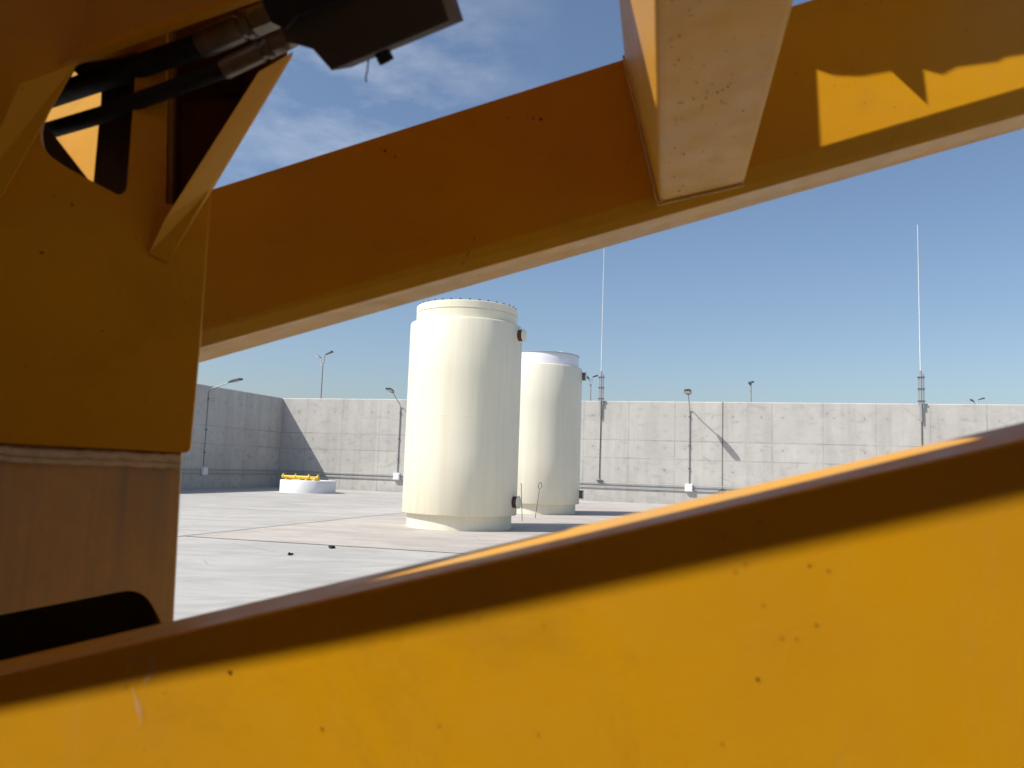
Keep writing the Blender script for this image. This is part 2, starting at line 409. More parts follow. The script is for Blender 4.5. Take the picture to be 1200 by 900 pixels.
# conduits
def conduit(name, f, a, b, h, label, group='conduits along the walls'):
    root = empty(name, f(a, 0, .07))
    bm = bmesh.new(); inv = -f(a, 0, .07)
    tube(bm, [f(a, h, .07)+inv, f(b, h, .07)+inv], .028, 10)
    obj('pipe', bm, M_GREYP, root, smooth=True)
    n = int((b - a) / 1.9)
    for k in range(n):
        s = a + 1 + k*1.9
        bm = bmesh.new(); tube(bm, [f(s-.02, h, .07)+inv, f(s+.02, h, .07)+inv], .036, 10)
        obj('clamp', bm, M_GREYP, root)
    tag(root, label, 'conduit', group); return root
hA = ws(808, 569.5)[1]; hB = ws(808, 574.0)[1]
conduit('conduit', bw, .2, 45, hA, 'upper of two thin grey conduits along the foot of the sunlit back wall')
conduit('conduit', bw, .2, 45, hB, 'lower of two thin grey conduits along the foot of the sunlit back wall')
conduit('conduit', lw, .2, 30, hA, 'upper of two thin conduits low on the shaded side wall')
conduit('conduit', lw, .2, 30, hB, 'lower of two thin conduits low on the shaded side wall')

# wall lamps
def wall_lamp(f, s, label, top, rise=.5, L=1.32):
    root = empty('wall_lamp', f(s, 0, .1)); inv = -f(s, 0, .1)
    P = lambda ds, h, o_: f(s+ds, h, o_) + inv
    bm = bmesh.new()
    pts = [P(0, hA+.15, .04), P(0, top-.35, .04)]
    for k in range(1, 7):
        a = R(15*k); pts.append(P(0, top-.35+.35*math.sin(a)*1.0, .04+.35*(1-math.cos(a))))
    pts.append(P(0, top + rise*.95, L-.15))
    tube(bm, pts, .026, 10); obj('pole', bm, M_GALV, root, smooth=True)
    for h in (1.9, 3.1, top-.6):
        bm = bmesh.new(); hull8(bm, [P(-.06, h-.02, 0), P(.06, h-.02, 0), P(.06, h+.02, 0), P(-.06, h+.02, 0)], [P(-.04, h-.02, .095), P(.04, h-.02, .095), P(.04, h+.02, .095), P(-.04, h+.02, .095)])
        obj('bracket', bm, M_DARKST, root)
    # luminaire: tapered flat housing, lens below
    c0 = P(0, top + rise*.93, L-.22); slope = .22
    def sec(d, w, t):
        b = c0 + (P(0, 0, 1) - P(0, 0, 0))*d + UP*(d*slope)
        sd = (P(1, 0, 0) - P(0, 0, 0))
        return [b + sd*w*a_ + UP*t*b_ for a_, b_ in ((-.5, -.3), (.5, -.3), (.5, .3), (.3, .8), (-.3, .8), (-.5, .3))]
    secs = [sec(0, .10, .06), sec(.12, .2, .09), sec(.35, .36, .11), sec(.72, .36, .08), sec(.82, .24, .05)]
    bm = bmesh.new(); rv = [[bm.verts.new(p) for p in q] for q in secs]
    for a, b in zip(rv, rv[1:]):
        for k in range(6): bm.faces.new([a[k], a[(k+1) % 6], b[(k+1) % 6], b[k]])
    bm.faces.new(rv[0]); bm.faces.new(list(reversed(rv[-1]))); bmesh.ops.recalc_face_normals(bm, faces=bm.faces)
    hd = obj('lamp_head', bm, M_LAMPH, root, bevel=.01)
    bm = bmesh.new(); a = sec(.34, .28, .11); b = sec(.7, .28, .09)
    hull8(bm, [a[0], a[1], a[1]-UP*.015, a[0]-UP*.015], [b[0], b[1], b[1]-UP*.015, b[0]-UP*.015]); obj('lens', bm, M_GLASS, hd)
    tag(root, label, 'wall lamp', 'lamps fixed to the concrete walls'); return root
def junction_box(f, s, label):
    p = f(s, 0, 0); bm = bmesh.new()
    ex = (f(s+1, 0, 0)-p); ey = (f(s, 0, 1)-p)
    M = Matrix((ex, ey, UP)).transposed().to_4x4(); 
    h = (hA+hB)/2
    root = empty('junction_box', p)
    box(bm, (-.2, .0, h-.2), (.2, .17, h+.2), M); obj('housing', bm, M_BOX, root, bevel=.015)
    bm = bmesh.new(); box(bm, (-.17, .171, h-.17), (.17, .19, h+.17), M); obj('cover', bm, M_BOX, root, bevel=.006)
    tag(root, label, 'junction box', 'junction boxes under the wall lamps'); return root
top = ws(808.7, 480)[1] + .22
s_r = ws(807.5, 560)[0]; s_m = ws(466.5, 540)[0]
def left_s(px, py=520):
    p = on_plane(px, py, corner, WX); return -(p - corner).dot(WY)
s_l = left_s(240, 520)
wall_lamp(bw, s_r, 'grey wall lamp right of the tanks, its shadow slanting over the sunlit wall', top)
wall_lamp(bw, s_m, 'grey wall lamp on the back wall just left of the larger cream tank', top)
wall_lamp(lw, s_l, 'wall lamp on the shaded side wall with arm reaching right above its top', top + .1, rise=.3, L=1.4)
junction_box(bw, s_r, 'white junction box on the back wall below the lamp right of the tanks')
junction_box(bw, s_m, 'white junction box on the back wall at the left edge of the near tank')
junction_box(lw, s_l, 'pale junction box on the shaded side wall below its lamp')

# lightning rods with a latticed bracket on the wall
def rod(px, pyb, top_z, label, side):
    s = ws(px, pyb)[0]; root = empty('lightning_rod', bw(s, 0, 0)); inv = -bw(s, 0, 0)
    P = lambda ds, h, o_: bw(s+ds, h, o_) + inv
    mt = WH + 1.62
    bm = bmesh.new(); tube(bm, [P(.0, WH-.9, .09), P(.0, mt, .09)], .055, 10); obj('mast', bm, M_GALV, root, smooth=True)
    bm = bmesh.new(); tube(bm, [P(.12, WH-.25, .09), P(.12, mt-.15, .09)], .035, 8)
    tube(bm, [P(-.10, WH-.05, .09), P(-.10, mt-.35, .09)], .02, 6); obj('side_rail', bm, M_GALV, root, smooth=True)
    for h in (WH+.12, WH+.72, WH+1.3):
        bm = bmesh.new(); hull8(bm, [P(-.15, h-.025, .02), P(.18, h-.025, .02), P(.18, h+.025, .02), P(-.15, h+.025, .02)], [P(-.15, h-.025, .16), P(.18, h-.025, .16), P(.18, h+.025, .16), P(-.15, h+.025, .16)])
        obj('clamp', bm, M_DARKST, root)
    bm = bmesh.new(); z0 = mt; n = 4; dz = (top_z - z0)/n
    for k in range(n):
        r = .030 - k*.0045
        tube(bm, [P(0, z0 + k*dz - (.0 if k else .3), .09), P(0, z0 + (k+1)*dz, .09)], r, 8)
    obj('rod', bm, M_ROD, root, smooth=True)
    bm = bmesh.new(); tube(bm, [P(.02, WH-.3, .03), P(.01, WH-2, .03), P(0, hA+.3, .03), P(0, hA+.12, .10)], .022, 6); obj('down_cable', bm, M_DARKST, root)
    bm = bmesh.new(); hull8(bm, [P(-.12, hA+.08, 0), P(.2, hA+.08, 0), P(.2, hA+.14, 0), P(-.12, hA+.14, 0)], [P(-.12, hA+.08, .16), P(.2, hA+.08, .16), P(.2, hA+.14, .16), P(-.12, hA+.14, .16)])
    obj('bracket', bm, M_DARKST, root)
    tag(root, label, 'lightning rod', 'lightning rods on the back wall')
rod(704.3, 468, 14.6, 'tall thin white lightning rod on the wall just right of the far tank', 1)
rod(1079, 471, ws(1075.8, 264)[1], 'tall thin white lightning rod on the wall near the right edge of the photo', 1)

# small ring hook on the expansion joint
bm = bmesh.new(); s = ws(846, 577)[0]; hc = ws(846, 577)[1]
ring = [bw(s + .17*math.cos(a), hc + .17*math.sin(a), .12) for a in [R(-50 + 28*k) for k in range(11)]]
o_ = bw(s, 0, 0); tube(bm, [p - o_ for p in ring], .022, 6)
r_ = obj('cable_hook', bm, M_DARKST, smooth=True); r_.location = o_
tag(r_, 'small dark open ring hook under the conduits at the wall joint', 'hook')

# street lamps beyond the wall
def street_lamp(px, py_top, depth_h, label, spread, yaw, hh=10.6):
    h = hh - 1.6
    r = ray(px, py_top); t = h / r.z; p = EYE + r*t; base = Vector((p.x, p.y, 0))
    root = empty('street_lamp', base, yaw)
    bm = bmesh.new(); tube(bm, [(0,0,0), (0,0,hh*.5), (0,0,hh-.9)], [.11, .085, .06], 10); obj('pole', bm, M_GALV, root, smooth=True)
    for sgn, hz in ((1, 0.0), (-1, -.25)):
        bm = bmesh.new(); L = spread
        tube(bm, [(0,0,hh-1.1), (sgn*.18, 0, hh-.75+hz), (sgn*.45*L, 0, hh-.35+hz), (sgn*.8*L, 0, hh-.2+hz)], .04, 8)
        arm = obj('arm', bm, M_GALV, root, smooth=True)
        bm = bmesh.new()
        x0, x1 = sgn*.72*L, sgn*(.72*L+(.75 if sgn > 0 else .45))
        hull8(bm, [(x0,-.08,hh-.24+hz), (x0,.08,hh-.24+hz), (x0,.06,hh-.15+hz), (x0,-.06,hh-.15+hz)], [(x1,-.18,hh-.05+hz), (x1,.18,hh-.05+hz), (x1,.12,hh+.08+hz), (x1,-.12,hh+.08+hz)])
        obj('lamp_head', bm, M_LAMPH, arm, bevel=.02)
    tag(root, label, 'street lamp', 'street lamps standing beyond the wall')
street_lamp(379, 413, 0, 'tall twin arm street lamp beyond the wall left of the tanks', .4, R(-35))
street_lamp(692.5, 439, 0, 'small twin head street lamp beyond the wall between far tank and lightning rod', .35, R(50))
street_lamp(880, 446, 0, 'small twin head street lamp beyond the wall above the lamp shadow', .35, R(65))
street_lamp(1144, 466, 0, 'twin arm street lamp barely clearing the wall near the right edge', .45, R(20))

# ------------------------------------------------------------------ tanks
def tank(center, label, m, collar_mat, rot, bolts=True, collar_r=1.375, trun_mat=None):
    root = empty('storage_tank', center, rot)
    bm = bmesh.new(); lathe(bm, [(0, 0), (1.39, 0), (1.39, .385), (1.30, .385)], 128); obj('skirt', bm, m, root, smooth=True)
    # body with a slight taper and a rounded shoulder
    prof = [(1.30, .375), (1.515, .375), (1.525, .39), (1.525, 2.0), (1.524, 4.0), (1.522, 5.365), (1.508, 5.395), (1.48, 5.408), (1.30, 5.412)]
    bm = bmesh.new(); lathe(bm, prof, 160); body = obj('body', bm, m, root, smooth=True)
    if collar_mat is None:
        bm = bmesh.new(); lathe(bm, [(collar_r-.1, 5.40), (collar_r, 5.40), (collar_r, 5.66), (collar_r-.02, 5.665), (collar_r-.02, 5.68)], 128); obj('collar', bm, m, root, smooth=True)
        bm = bmesh.new(); lathe(bm, [(0, 5.67), (collar_r-.02, 5.672), (collar_r+.005, 5.685), (collar_r+.005, 5.86), (collar_r-.01, 5.875), (0, 5.885)], 128)
        lid = obj('lid', bm, m, root, smooth=True)
        nb = 34; b0 = None
        for k in range(nb):
            a = 2*math.pi*k/nb
            if b0 is None:
                bm = bmesh.new(); lathe(bm, [(0, 0), (.033, 0), (.033, .045), (0, .045)], 6); b0 = obj('bolt', bm, M_DARKST, lid)
                bb = b0
            else:
                bb = b0.copy(); C.objects.link(bb); bb.parent = lid
            bb.location = (math.cos(a)*(collar_r-.045), math.sin(a)*(collar_r-.045), 5.87)
    else:
        bm = bmesh.new(); lathe(bm, [(collar_r-.1, 5.40), (collar_r, 5.40), (collar_r, 5.84), (collar_r-.02, 5.87), (0, 5.90)], 128); cl = obj('wrapped_collar', bm, collar_mat, root, smooth=True)
        bm = bmesh.new(); box(bm, (.5, -.9, 5.885), (.85, -.55, 5.92)); obj('lid_plate', bm, collar_mat, cl, bevel=.01)
        bm = bmesh.new(); lathe(bm, [(collar_r, 5.845), (collar_r+.02, 5.85), (collar_r+.02, 5.87), (collar_r-.02, 5.88)], 128); obj('rim', bm, M_GREYP, cl, smooth=True)
    # lifting trunnions, four: two each side
    for sgn in (0,):
        for z in (5.12, .73):
            M = Matrix.Rotation(sgn, 4, 'Z') @ Matrix.Translation((1.50, 0, z)) @ Matrix.Rotation(R(90), 4, 'Y')
            bm = bmesh.new(); lathe(bm, [(0, -.1), (.22, -.1), (.22, .02), (.2, .03), (.15, .03)], 32, M); pad = obj('trunnion_pad', bm, m, root, smooth=True)
            bm = bmesh.new(); lathe(bm, [(.15, .0), (.15, .155), (.12, .157)], 32, M); obj('trunnion', bm, trun_mat or M_RUST, pad, smooth=True)
            bm = bmesh.new(); lathe(bm, [(0, .155), (.165, .155), (.17, .16), (.17, .178), (.155, .187), (0, .189)], 32, M); obj('end_cap', bm, m, pad, smooth=True)
    # weld seams
    bm = bmesh.new(); lathe(bm, [(1.52, 2.86), (1.5265, 2.865), (1.5265, 2.885), (1.52, 2.89)], 128); obj('weld_seam', bm, m, body, smooth=True)
    tag(root, label, 'tank', 'cream storage tanks on the paving')
    return root
def base_center(px, front_py, r):
    p = ground_at(px, front_py); d = Vector((p.x, p.y, 0)); return p + d.normalized()*r
c1 = base_center(537.5, 622.6, 1.39)
c2 = base_center(630, 603.2, 1.39)
tank(c1, 'larger looking near cream tank with a bolted lid and dark trunnions', M_CREAM, None, R(-21))
tank(c2, 'farther cream tank with white wrapped top, half behind the near one', M_CREAM2, M_WRAP, R(-9), trun_mat=M_DARKST)

# two thin steel pins stuck in the paving between the tanks
def pin(bpx, bpy_, tpx, tpy, label, loop):
    b = ground_at(bpx, bpy_); d = Vector((b.x, b.y, 0)).normalized()
    t = on_plane(tpx, tpy, b, d) - b
    bm = bmesh.new(); u = t.normalized(); sd = Vector((d.y, -d.x, 0))
    pts = [Vector((0, 0, -.03)), t*.82]
    if loop:
        for k in range(11):
            a = R(-150 + 30*k); pts.append(t*.91 + sd*math.sin(a)*.055 + u*math.cos(a)*.11)
        pts.insert(2, t*.82)
    else: pts += [t*.9 + sd*.01, t]
    pts = [p for i, p in enumerate(pts) if i == 0 or (p-pts[i-1]).length > 1e-4]
    tube(bm, pts, .013, 6)
    o = obj('steel_pin', bm, M_DARKST, smooth=True); o.location = b; tag(o, label, 'steel pin', 'thin pins standing between the tanks')
pin(612, 610.5, 610.5, 566, 'straight thin steel pin right beside the near tank', False)
pin(627, 607, 633.5, 565.5, 'leaning thin steel pin with a loop at its top in front of far tank', True)

# low round white curb with yellow equipment on it
cc = base_center(360.5, 578.2, 1.40)
root = empty('round_cover', cc, 0)
bm = bmesh.new(); lathe(bm, [(0, 0), (1.42, 0), (1.42, .60), (1.40, .63), (1.2, .63), (0, .63)], 96); obj('drum', bm, M_WHITE, root, smooth=True)
tag(root, 'low round white drum lying near the wall corner under yellow equipment', 'drum')
yr = empty('lifting_beam', cc + UP*.632, R(-22))
bm = bmesh.new(); tube(bm, [(-1.25, -.5, .16), (.35, -.5, .16)], .07, 14); obj('main_pipe', bm, M_TIP, yr, smooth=True)
bm = bmesh.new(); tube(bm, [(.35, -.5, .17), (.95, -.5, .17)], .04, 10); obj('piston_rod', bm, M_TIP, yr, smooth=True)
bm = bmesh.new(); tube(bm, [(-1.1, -.3, .07), (.6, -.25, .07)], .05, 10); obj('lower_pipe', bm, M_TIP, yr, smooth=True)
for x in (-1.22, -.45, .38, .93):
    bm = bmesh.new(); tube(bm, [(x-.04, -.5, .16), (x+.04, -.5, .16)], .10, 12); tube(bm, [(x, -.5, .2), (x, -.5, .32)], .04, 8); obj('flange', bm, M_TIP, yr, smooth=True)
for x in (-.95, -.1, .3, .8):
    bm = bmesh.new(); box(bm, (x-.05, -.66, 0), (x+.05, -.2, .07)); obj('foot', bm, M_TIP, yr)
tag(yr, 'yellow pipe like lifting beam lying on the white round drum', 'lifting beam')

# bits lying on the paving
def scrap(px, py, w, label, seed):
    p = ground_at(px, py); rnd = random.Random(seed); bm = bmesh.new()
    n = 9; ring = [Vector((math.cos(2*math.pi*k/n)*w*rnd.uniform(.3, 1), math.sin(2*math.pi*k/n)*w*1.3*rnd.uniform(.25, 1), rnd.uniform(.0, .012))) for k in range(n)]
    hull8(bm, [v + Vector((0, 0, .0)) for v in ring], [v*.8 + Vector((0, 0, .008+rnd.uniform(0, .03))) for v in ring])
    o = obj('rag', bm, M_BLACK, smooth=False); o.location = p + UP*.004; tag(o, label, 'rag')
scrap(389, 642.5, .10, 'dark crumpled rag lying on the joint in the paving left of the tanks', 3)
scrap(340, 650.5, .07, 'flat dark scrap on the pale paving between column and near tank', 5)

# ------------------------------------------------------------------ the yellow machine the camera looks through
TM = R(11)
EX = Vector((math.cos(TM), -math.sin(TM), 0)); EY = Vector((math.sin(TM), math.cos(TM), 0))
MACH = empty('lifting_machine', (0, 0, 0)); 
tag(MACH, 'huge close yellow steel frame of a lifting machine with beams, column and hydraulic hoses', 'machine')
def dpl(D, eu=EX, ev=UP): return Fr(EYE + EY*D, eu, ev)

# lower beam
FD, FW = 0.90, 0.16
pf = dpl(FD); pb = dpl(FD + FW)
def lf(x): return pf.pt(x, 789.5 - .2288*x)        # front top edge
def lb(x): return pb.pt(x, 774.5 - .2335*x)        # far top edge
a0, a1, b0, b1 = lf(-260), lf(1480), lb(-200), lb(1480)
bm = bmesh.new(); dn = Vector((0, 0, -.62))
hull8(bm, [a0, b0, b0+dn, a0+dn], [a1, b1, b1+dn, a1+dn])
low = obj('lower_beam', bm, M_YEL, MACH, bevel=.004, seg=3)
def dusty_lit_side(o, test):
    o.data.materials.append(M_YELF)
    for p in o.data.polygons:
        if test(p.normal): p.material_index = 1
dusty_lit_side(low, lambda n: n.z > .8)
# weld bead/plate joint and chalk scuff on the front face
def scuff_mat():
    t = NT('chalk_smear'); c = t.coord(); n = t.noise(c, 60, 4, .7)
    m = t.fin((.62, .60, .60), .8); t.l(t.math('MULTIPLY', t.rng(n, .35, .65), .26), t.b.inputs['Alpha']); return m
bm = bmesh.new()
def scuff(bm, pts, w):
    for (x, y), (x2, y2), w0, w1 in zip(pts, pts[1:], w, w[1:]):
        A, B = pf.pt(x, y) - EY*.0015, pf.pt(x2, y2) - EY*.0015; nn = EY.cross((B-A).normalized())
        bm.faces.new([bm.verts.new(v) for v in (A-nn*w0, B-nn*w1, B+nn*w1, A+nn*w0)])
scuff(bm, [(150, 800), (149, 785), (156, 773), (168, 765)], [.001, .003, .004, .002])
scuff(bm, [(176, 763), (181, 775), (177, 790), (170, 800)], [.002, .005, .004, .001])
scuff(bm, [(156, 806), (161, 822), (166, 838), (166, 848)], [.001, .003, .004, .001])
obj('chalk_smear', bm, scuff_mat(), low)
topf = Fr(a0, a1 - a0, b0 - a0)

# upper beam: front face, bevelled lower edge, underside
UD = 1.90
pu = dpl(UD)
def line(x, A, B): return A[1] + (B[1]-A[1])*(x-A[0])/(B[0]-A[0])
def ut(x): return pu.pt(x, line(x, (248, 221.5), (924, 8)))
def um(x): return pu.pt(x, line(x, (235, 386), (1200, 103)))
pu2 = dpl(UD + .035); pu3 = dpl(UD + .035 + .135)
def ue(x): return pu2.pt(x, line(x, (233, 408), (1200, 134)))
def uf(x): return pu3.pt(x, line(x, (232, 426), (1200, 151)))
bm = bmesh.new()
def usec(x):
    a, m_, e, f_ = ut(x), um(x), ue(x), uf(x)
    up_ = (a - m_).normalized()
    k = []
    back = a + EY*.17
    return [a, m_, e, f_, f_ + (back - f_)*.9, back]
hull8(bm, usec(120), usec(1420))
ub = obj('upper_beam', bm, M_YEL, MACH, bevel=.004, seg=3); dusty_lit_side(ub, lambda n: n.z < -.85)  # underside paled in colour to imitate light bounced off the ground

# cross member running toward the camera under/over the upper beam
jl_b = pu.pt(773, 238); jl_t = pu.pt(731, 66); jr_b = pu.pt(874, 215)
vv = (jl_t - jl_b); hh = (jr_b - jl_b)
vv = vv * 1.0; cmb_l = jl_b + EY*.02
bm = bmesh.new()
A = [cmb_l, cmb_l + hh, cmb_l + hh + vv, cmb_l + vv]
B = [p - EY*1.62 for p in A]
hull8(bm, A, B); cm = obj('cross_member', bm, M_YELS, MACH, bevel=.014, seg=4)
# weld bead round the foot of the cross member
bm = bmesh.new(); q = -EY*.004 - EY*.0
loop = [jl_t + (jl_b-jl_t)*.0, jl_b - hh.normalized()*.004 - vv.normalized()*.004, jr_b + hh.normalized()*.004 - vv.normalized()*.004]
pts = []
for p, r_ in zip(loop, loop[1:]):
    for k in range(24): pts.append(p + (r_-p)*(k/24) - EY*.004 + Vector((random.uniform(-1, 1), 0, random.uniform(-1, 1)))*.0012)
tube(bm, pts, .004, 8); obj('weld_bead', bm, M_YELD, cm, smooth=True)
strut_left = Fr(jl_b, EY, vv)

# column: faces the camera
CA = R(20)
CX = Vector((math.cos(CA), math.sin(CA), 0)); CN = Vector((-math.sin(CA), math.cos(CA), 0))     # CN points away
p_edge = pu.pt(235, 400) ; cpos = EYE + ray(236, 400) * 1.5
cf = Fr(cpos, CX, UP)            # sleeve front
cin = Fr(cpos + CN*.02, CX, UP)  # inner column front
sleeve_out = cf.uvs([(-140, 512), (223, 531), (235, 400), (247, 226), (205, 240), (194, 238), (196, 60), (200, -90), (-140, -90)])
hole_out = cf.uvs([(80, 70), (46, 150), (52, 178), (78, 196), (140, 229), (148, 222), (156, 120), (160, 60)])
hole_r = round_poly(hole_out, [0, .03, .03, 0, .012, .012, 0, 0])
sl = plate('column_sleeve', cf.t(), round_poly(sleeve_out, [0, .012, 0, 0, .02, 0, 0, 0, 0]), .02, M_YEL, MACH, holes=[hole_r])
# sleeve inner web with its own opening, and sleeve sides
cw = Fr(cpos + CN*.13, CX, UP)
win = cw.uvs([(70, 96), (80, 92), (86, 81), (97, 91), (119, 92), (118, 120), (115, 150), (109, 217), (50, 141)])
plate('inner_web', cw.t(), cw.uvs([(-60, -90), (199, -90), (199, 330), (-60, 330)]), .012, M_RECESS, MACH, holes=[win])  # web coloured dark to stand in for shade inside the sleeve
# side wall between sleeve front and web, closing the box to the right
bm = bmesh.new()
def vplate(bm, P, Q, n0, n1, th):
    d = (Q-P).normalized(); w = CX*th
    hull8(bm, [P+CN*n0, P+CN*n0+w, P+CN*n1+w, P+CN*n1], [Q+CN*n0, Q+CN*n0+w, Q+CN*n1+w, Q+CN*n1])
vplate(bm, cf.pt(185, 245), cf.pt(187, -90), .0205, .13, .01)
vplate(bm, cf.pt(-100, 330), cf.pt(-100, -90), .0205, .13, .01)
obj('sleeve_side', bm, M_YEL, MACH)
# inner column with dark slot
ic_out = cin.uvs([(-140, 480), (214, 490), (213, 531), (203, 730), (196, 900), (-140, 900)])
ic = cin.uvs([(-140, 480), (214, 480), (203, 726)]);
slot = round_poly(cin.uvs([(-90, 738), (166, 689), (192, 735), (196, 790), (-90, 830)]), [0, .035, .03, 0, 0])
base_z = -EYE.z
icd = cin.uvs([(203, 726)])[0]
bot = [Vector((icd.x - .012, (base_z + .02) - (cpos - EYE).z)), Vector((cin.uvs([(-140, 480)])[0].x, (base_z + .02) - (cpos - EYE).z))]
plate('inner_column', (cin.o + CN*.001, cin.eu, cin.ev, cin.n), [cin.uv(-140, 480), cin.uv(214, 480), cin.uv(213, 531), cin.uv(203, 726), *bot], .02, M_YELD, MACH, holes=[slot])
# closed box behind the slot, coloured dark to stand in for its shade
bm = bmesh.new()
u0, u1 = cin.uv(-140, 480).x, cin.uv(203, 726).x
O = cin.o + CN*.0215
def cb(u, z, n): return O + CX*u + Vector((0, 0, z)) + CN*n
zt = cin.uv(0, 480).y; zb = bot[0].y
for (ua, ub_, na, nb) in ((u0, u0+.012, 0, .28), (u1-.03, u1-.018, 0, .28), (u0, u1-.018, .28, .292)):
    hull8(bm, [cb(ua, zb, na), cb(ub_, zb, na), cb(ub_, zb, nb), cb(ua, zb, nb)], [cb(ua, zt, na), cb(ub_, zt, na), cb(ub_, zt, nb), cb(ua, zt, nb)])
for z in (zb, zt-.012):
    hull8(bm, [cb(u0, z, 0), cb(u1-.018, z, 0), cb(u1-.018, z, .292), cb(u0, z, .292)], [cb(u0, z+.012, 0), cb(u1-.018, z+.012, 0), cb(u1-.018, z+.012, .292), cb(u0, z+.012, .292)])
obj('column_box', bm, M_RECESS, MACH)
# weld/grease ledge below the sleeve edge
bm = bmesh.new(); L0, L1 = cf.pt(-140, 522), cf.pt(212, 537)
pts = [L0 + (L1-L0)*(k/60) + CN*.016 + Vector((0, 0, random.uniform(-1, 1)*.0016)) for k in range(61)]
tube(bm, pts, .009, 10)
pts = [p + Vector((0, 0, -.014)) + CN*.002 for p in pts]; tube(bm, pts, .006, 8); obj('wear_strip', bm, M_RIDGE, MACH, smooth=True)
# foot plate
bm = bmesh.new(); box(bm, (u0-.1, -.15, 0), (u1+.12, .5, .02), Matrix.Translation(Vector((cpos.x, cpos.y, 0))) @ Matrix((CX, CN, UP)).transposed().to_4x4())
obj('foot_plate', bm, M_YEL, MACH)

# right gusset flange and the web behind it, shade darkened into its ochre
gN = 0.085
g_foot_l, g_foot_r = cf.pt(178, 300), cf.pt(197, 306)
gf = Fr(cpos - CN*.05, CX, UP)
def gpt(px, py, n): return on_plane(px, py, cpos - CN*n, CN)
bm = bmesh.new()
top_n, bot_n = .16, .004
A = [gpt(303, 84, top_n), gpt(344, 60, top_n), gpt(344, 60, top_n-.02), gpt(303, 84, top_n-.02)]
A = [A[0], A[1], A[1] + CN*.02, A[0] + CN*.02]
Bq = [gpt(174, 297, bot_n), gpt(197, 308, bot_n), gpt(197, 308, bot_n)+CN*.002, gpt(174, 297, bot_n)+CN*.002]
Mq = [gpt(193, 257, .03), gpt(247, 221, .03), gpt(247, 221, .03)+CN*.025, gpt(193, 257, .03)+CN*.025]
bm2 = bmesh.new()
rings = [Bq, Mq, A]
rv = [[bm2.verts.new(p) for p in r_] for r_ in rings]
for a, b in zip(rv, rv[1:]):
    for k in range(4): bm2.faces.new([a[k], a[(k+1) % 4], b[(k+1) % 4], b[k]])
bm2.faces.new(rv[0]); bm2.faces.new(list(reversed(rv[-1]))); bmesh.ops.recalc_face_normals(bm2, faces=bm2.faces)
bm.free(); obj('gusset', bm2, M_YEL, MACH, bevel=.003)
cd = Fr(cpos + CN*.10, CX, UP)
cq = [(196, -60), (350, -60), (337, 64), (246, 222), (196, 262)]
bm = bmesh.new(); f0 = [cf.pt(*p) + CN*.022 for p in cq]; fc = (f0[0]*.5 + f0[4]*.5); f1 = [(p*.45 + (fc + (p-fc)*.2)*.55) + CN*.40 for p in f0]
for i in range(len(cq)):
    j = (i+1) % len(cq); c_ = sum(f0, Vector())/len(f0)
    def outw(p): return p + (p - c_).normalized()*.0
    e_ = (f0[j]-f0[i]).normalized(); nn_ = e_.cross(CN).normalized(); 
    if nn_.dot(f0[i]-c_) < 0: nn_ = -nn_
    nn_ = nn_ * -.006
    hull8(bm, [f0[i], f0[j], f0[j]+nn_, f0[i]+nn_], [f1[i], f1[j], f1[j]+nn_, f1[i]+nn_])
hull8(bm, f1, [p + CN*.01 for p in f1]); obj('gusset_web', bm, M_DIM, MACH)
# left gusset
bm = bmesh.new()
hull8(bm, [gpt(-38, 232, .012), gpt(2, 232, .012), gpt(2, 232, .002), gpt(-38, 232, .002)], [gpt(22, 98, .12), gpt(92, 72, .12), gpt(92, 72, .10), gpt(22, 98, .10)])
obj('gusset', bm, M_YEL, MACH, bevel=.002)

# near beam at the upper left
pe = Fr(EYE + EY*1.22, EX, UP); pe2 = Fr(EYE + EY*1.20, EX, UP); pe3 = Fr(EYE + EY*1.30, EX, UP)
def el(x): return line(x, (0, 99), (287, -3))
bm = bmesh.new()
def esec(x):
    a = pe.pt(x, el(x) - 7); b = pe2.pt(x, el(x) - 1); b2 = pe2.pt(x, el(x)+.0) + EY*.05
    upv = Vector((0, 0, .42)); return [a, b, b + EY*.022, a + EY*.030, a + upv + EY*.030, a + upv]
hull8(bm, esec(-200), esec(420))
eb = obj('boom_beam', bm, M_YEL, MACH, bevel=.003)
bm = bmesh.new(); p = pe.pt(38, 70) - EY*.001; M = Matrix((EX, UP, -EY)).transposed().to_4x4(); M.translation = p
lathe(bm, [(0, 0), (.007, 0), (.006, .004), (0, .004)], 12, M); obj('bolt_hole', bm, M_BLACK, eb)  # black disc standing in for a bolt hole

# hydraulic hoses and fittings
hd = Fr(EYE + EY*1.27, EX, UP)
def hose(p_list, r, fit, label):
    bm = bmesh.new()
    pts = [on_plane(x, y, hd.o + EY*dz, EY) for x, y, dz in p_list]
    # resample smoothly
    sm = []
    for i in range(len(pts)-1):
        for k in range(8):
            t = k/8; sm.append(pts[i].lerp(pts[i+1], t))
    sm.append(pts[-1]); tube(bm, sm, r, 18); h = obj('hose', bm, M_BLACK, MACH, smooth=True)
    a, b = hd.pt(*fit[0]), hd.pt(*fit[1]); d = (b-a)
    L = d.length; d = d.normalized()
    def seg(t0, t1, r0, n, nm, ch=.15):
        bm = bmesh.new(); p0 = a + d*L*t0; p1 = a + d*L*t1; q = (p1-p0)*ch
        tube(bm, [p0, p0+q*.4, p1-q*.4, p1], [r0*.93, r0, r0, r0*.93], n); return obj(nm, bm, M_FIT, h, smooth=n > 8)
    seg(0, .42, r*1.16, 24, 'crimp_sleeve'); seg(.42, .47, r*.95, 20, 'neck'); seg(.47, .53, r*1.22, 24, 'collar')
    seg(.53, .78, r*1.18, 6, 'hex_nut'); seg(.78, .83, r*.9, 16, 'neck'); seg(.83, 1.0, r*1.05, 24, 'collar')
    return h
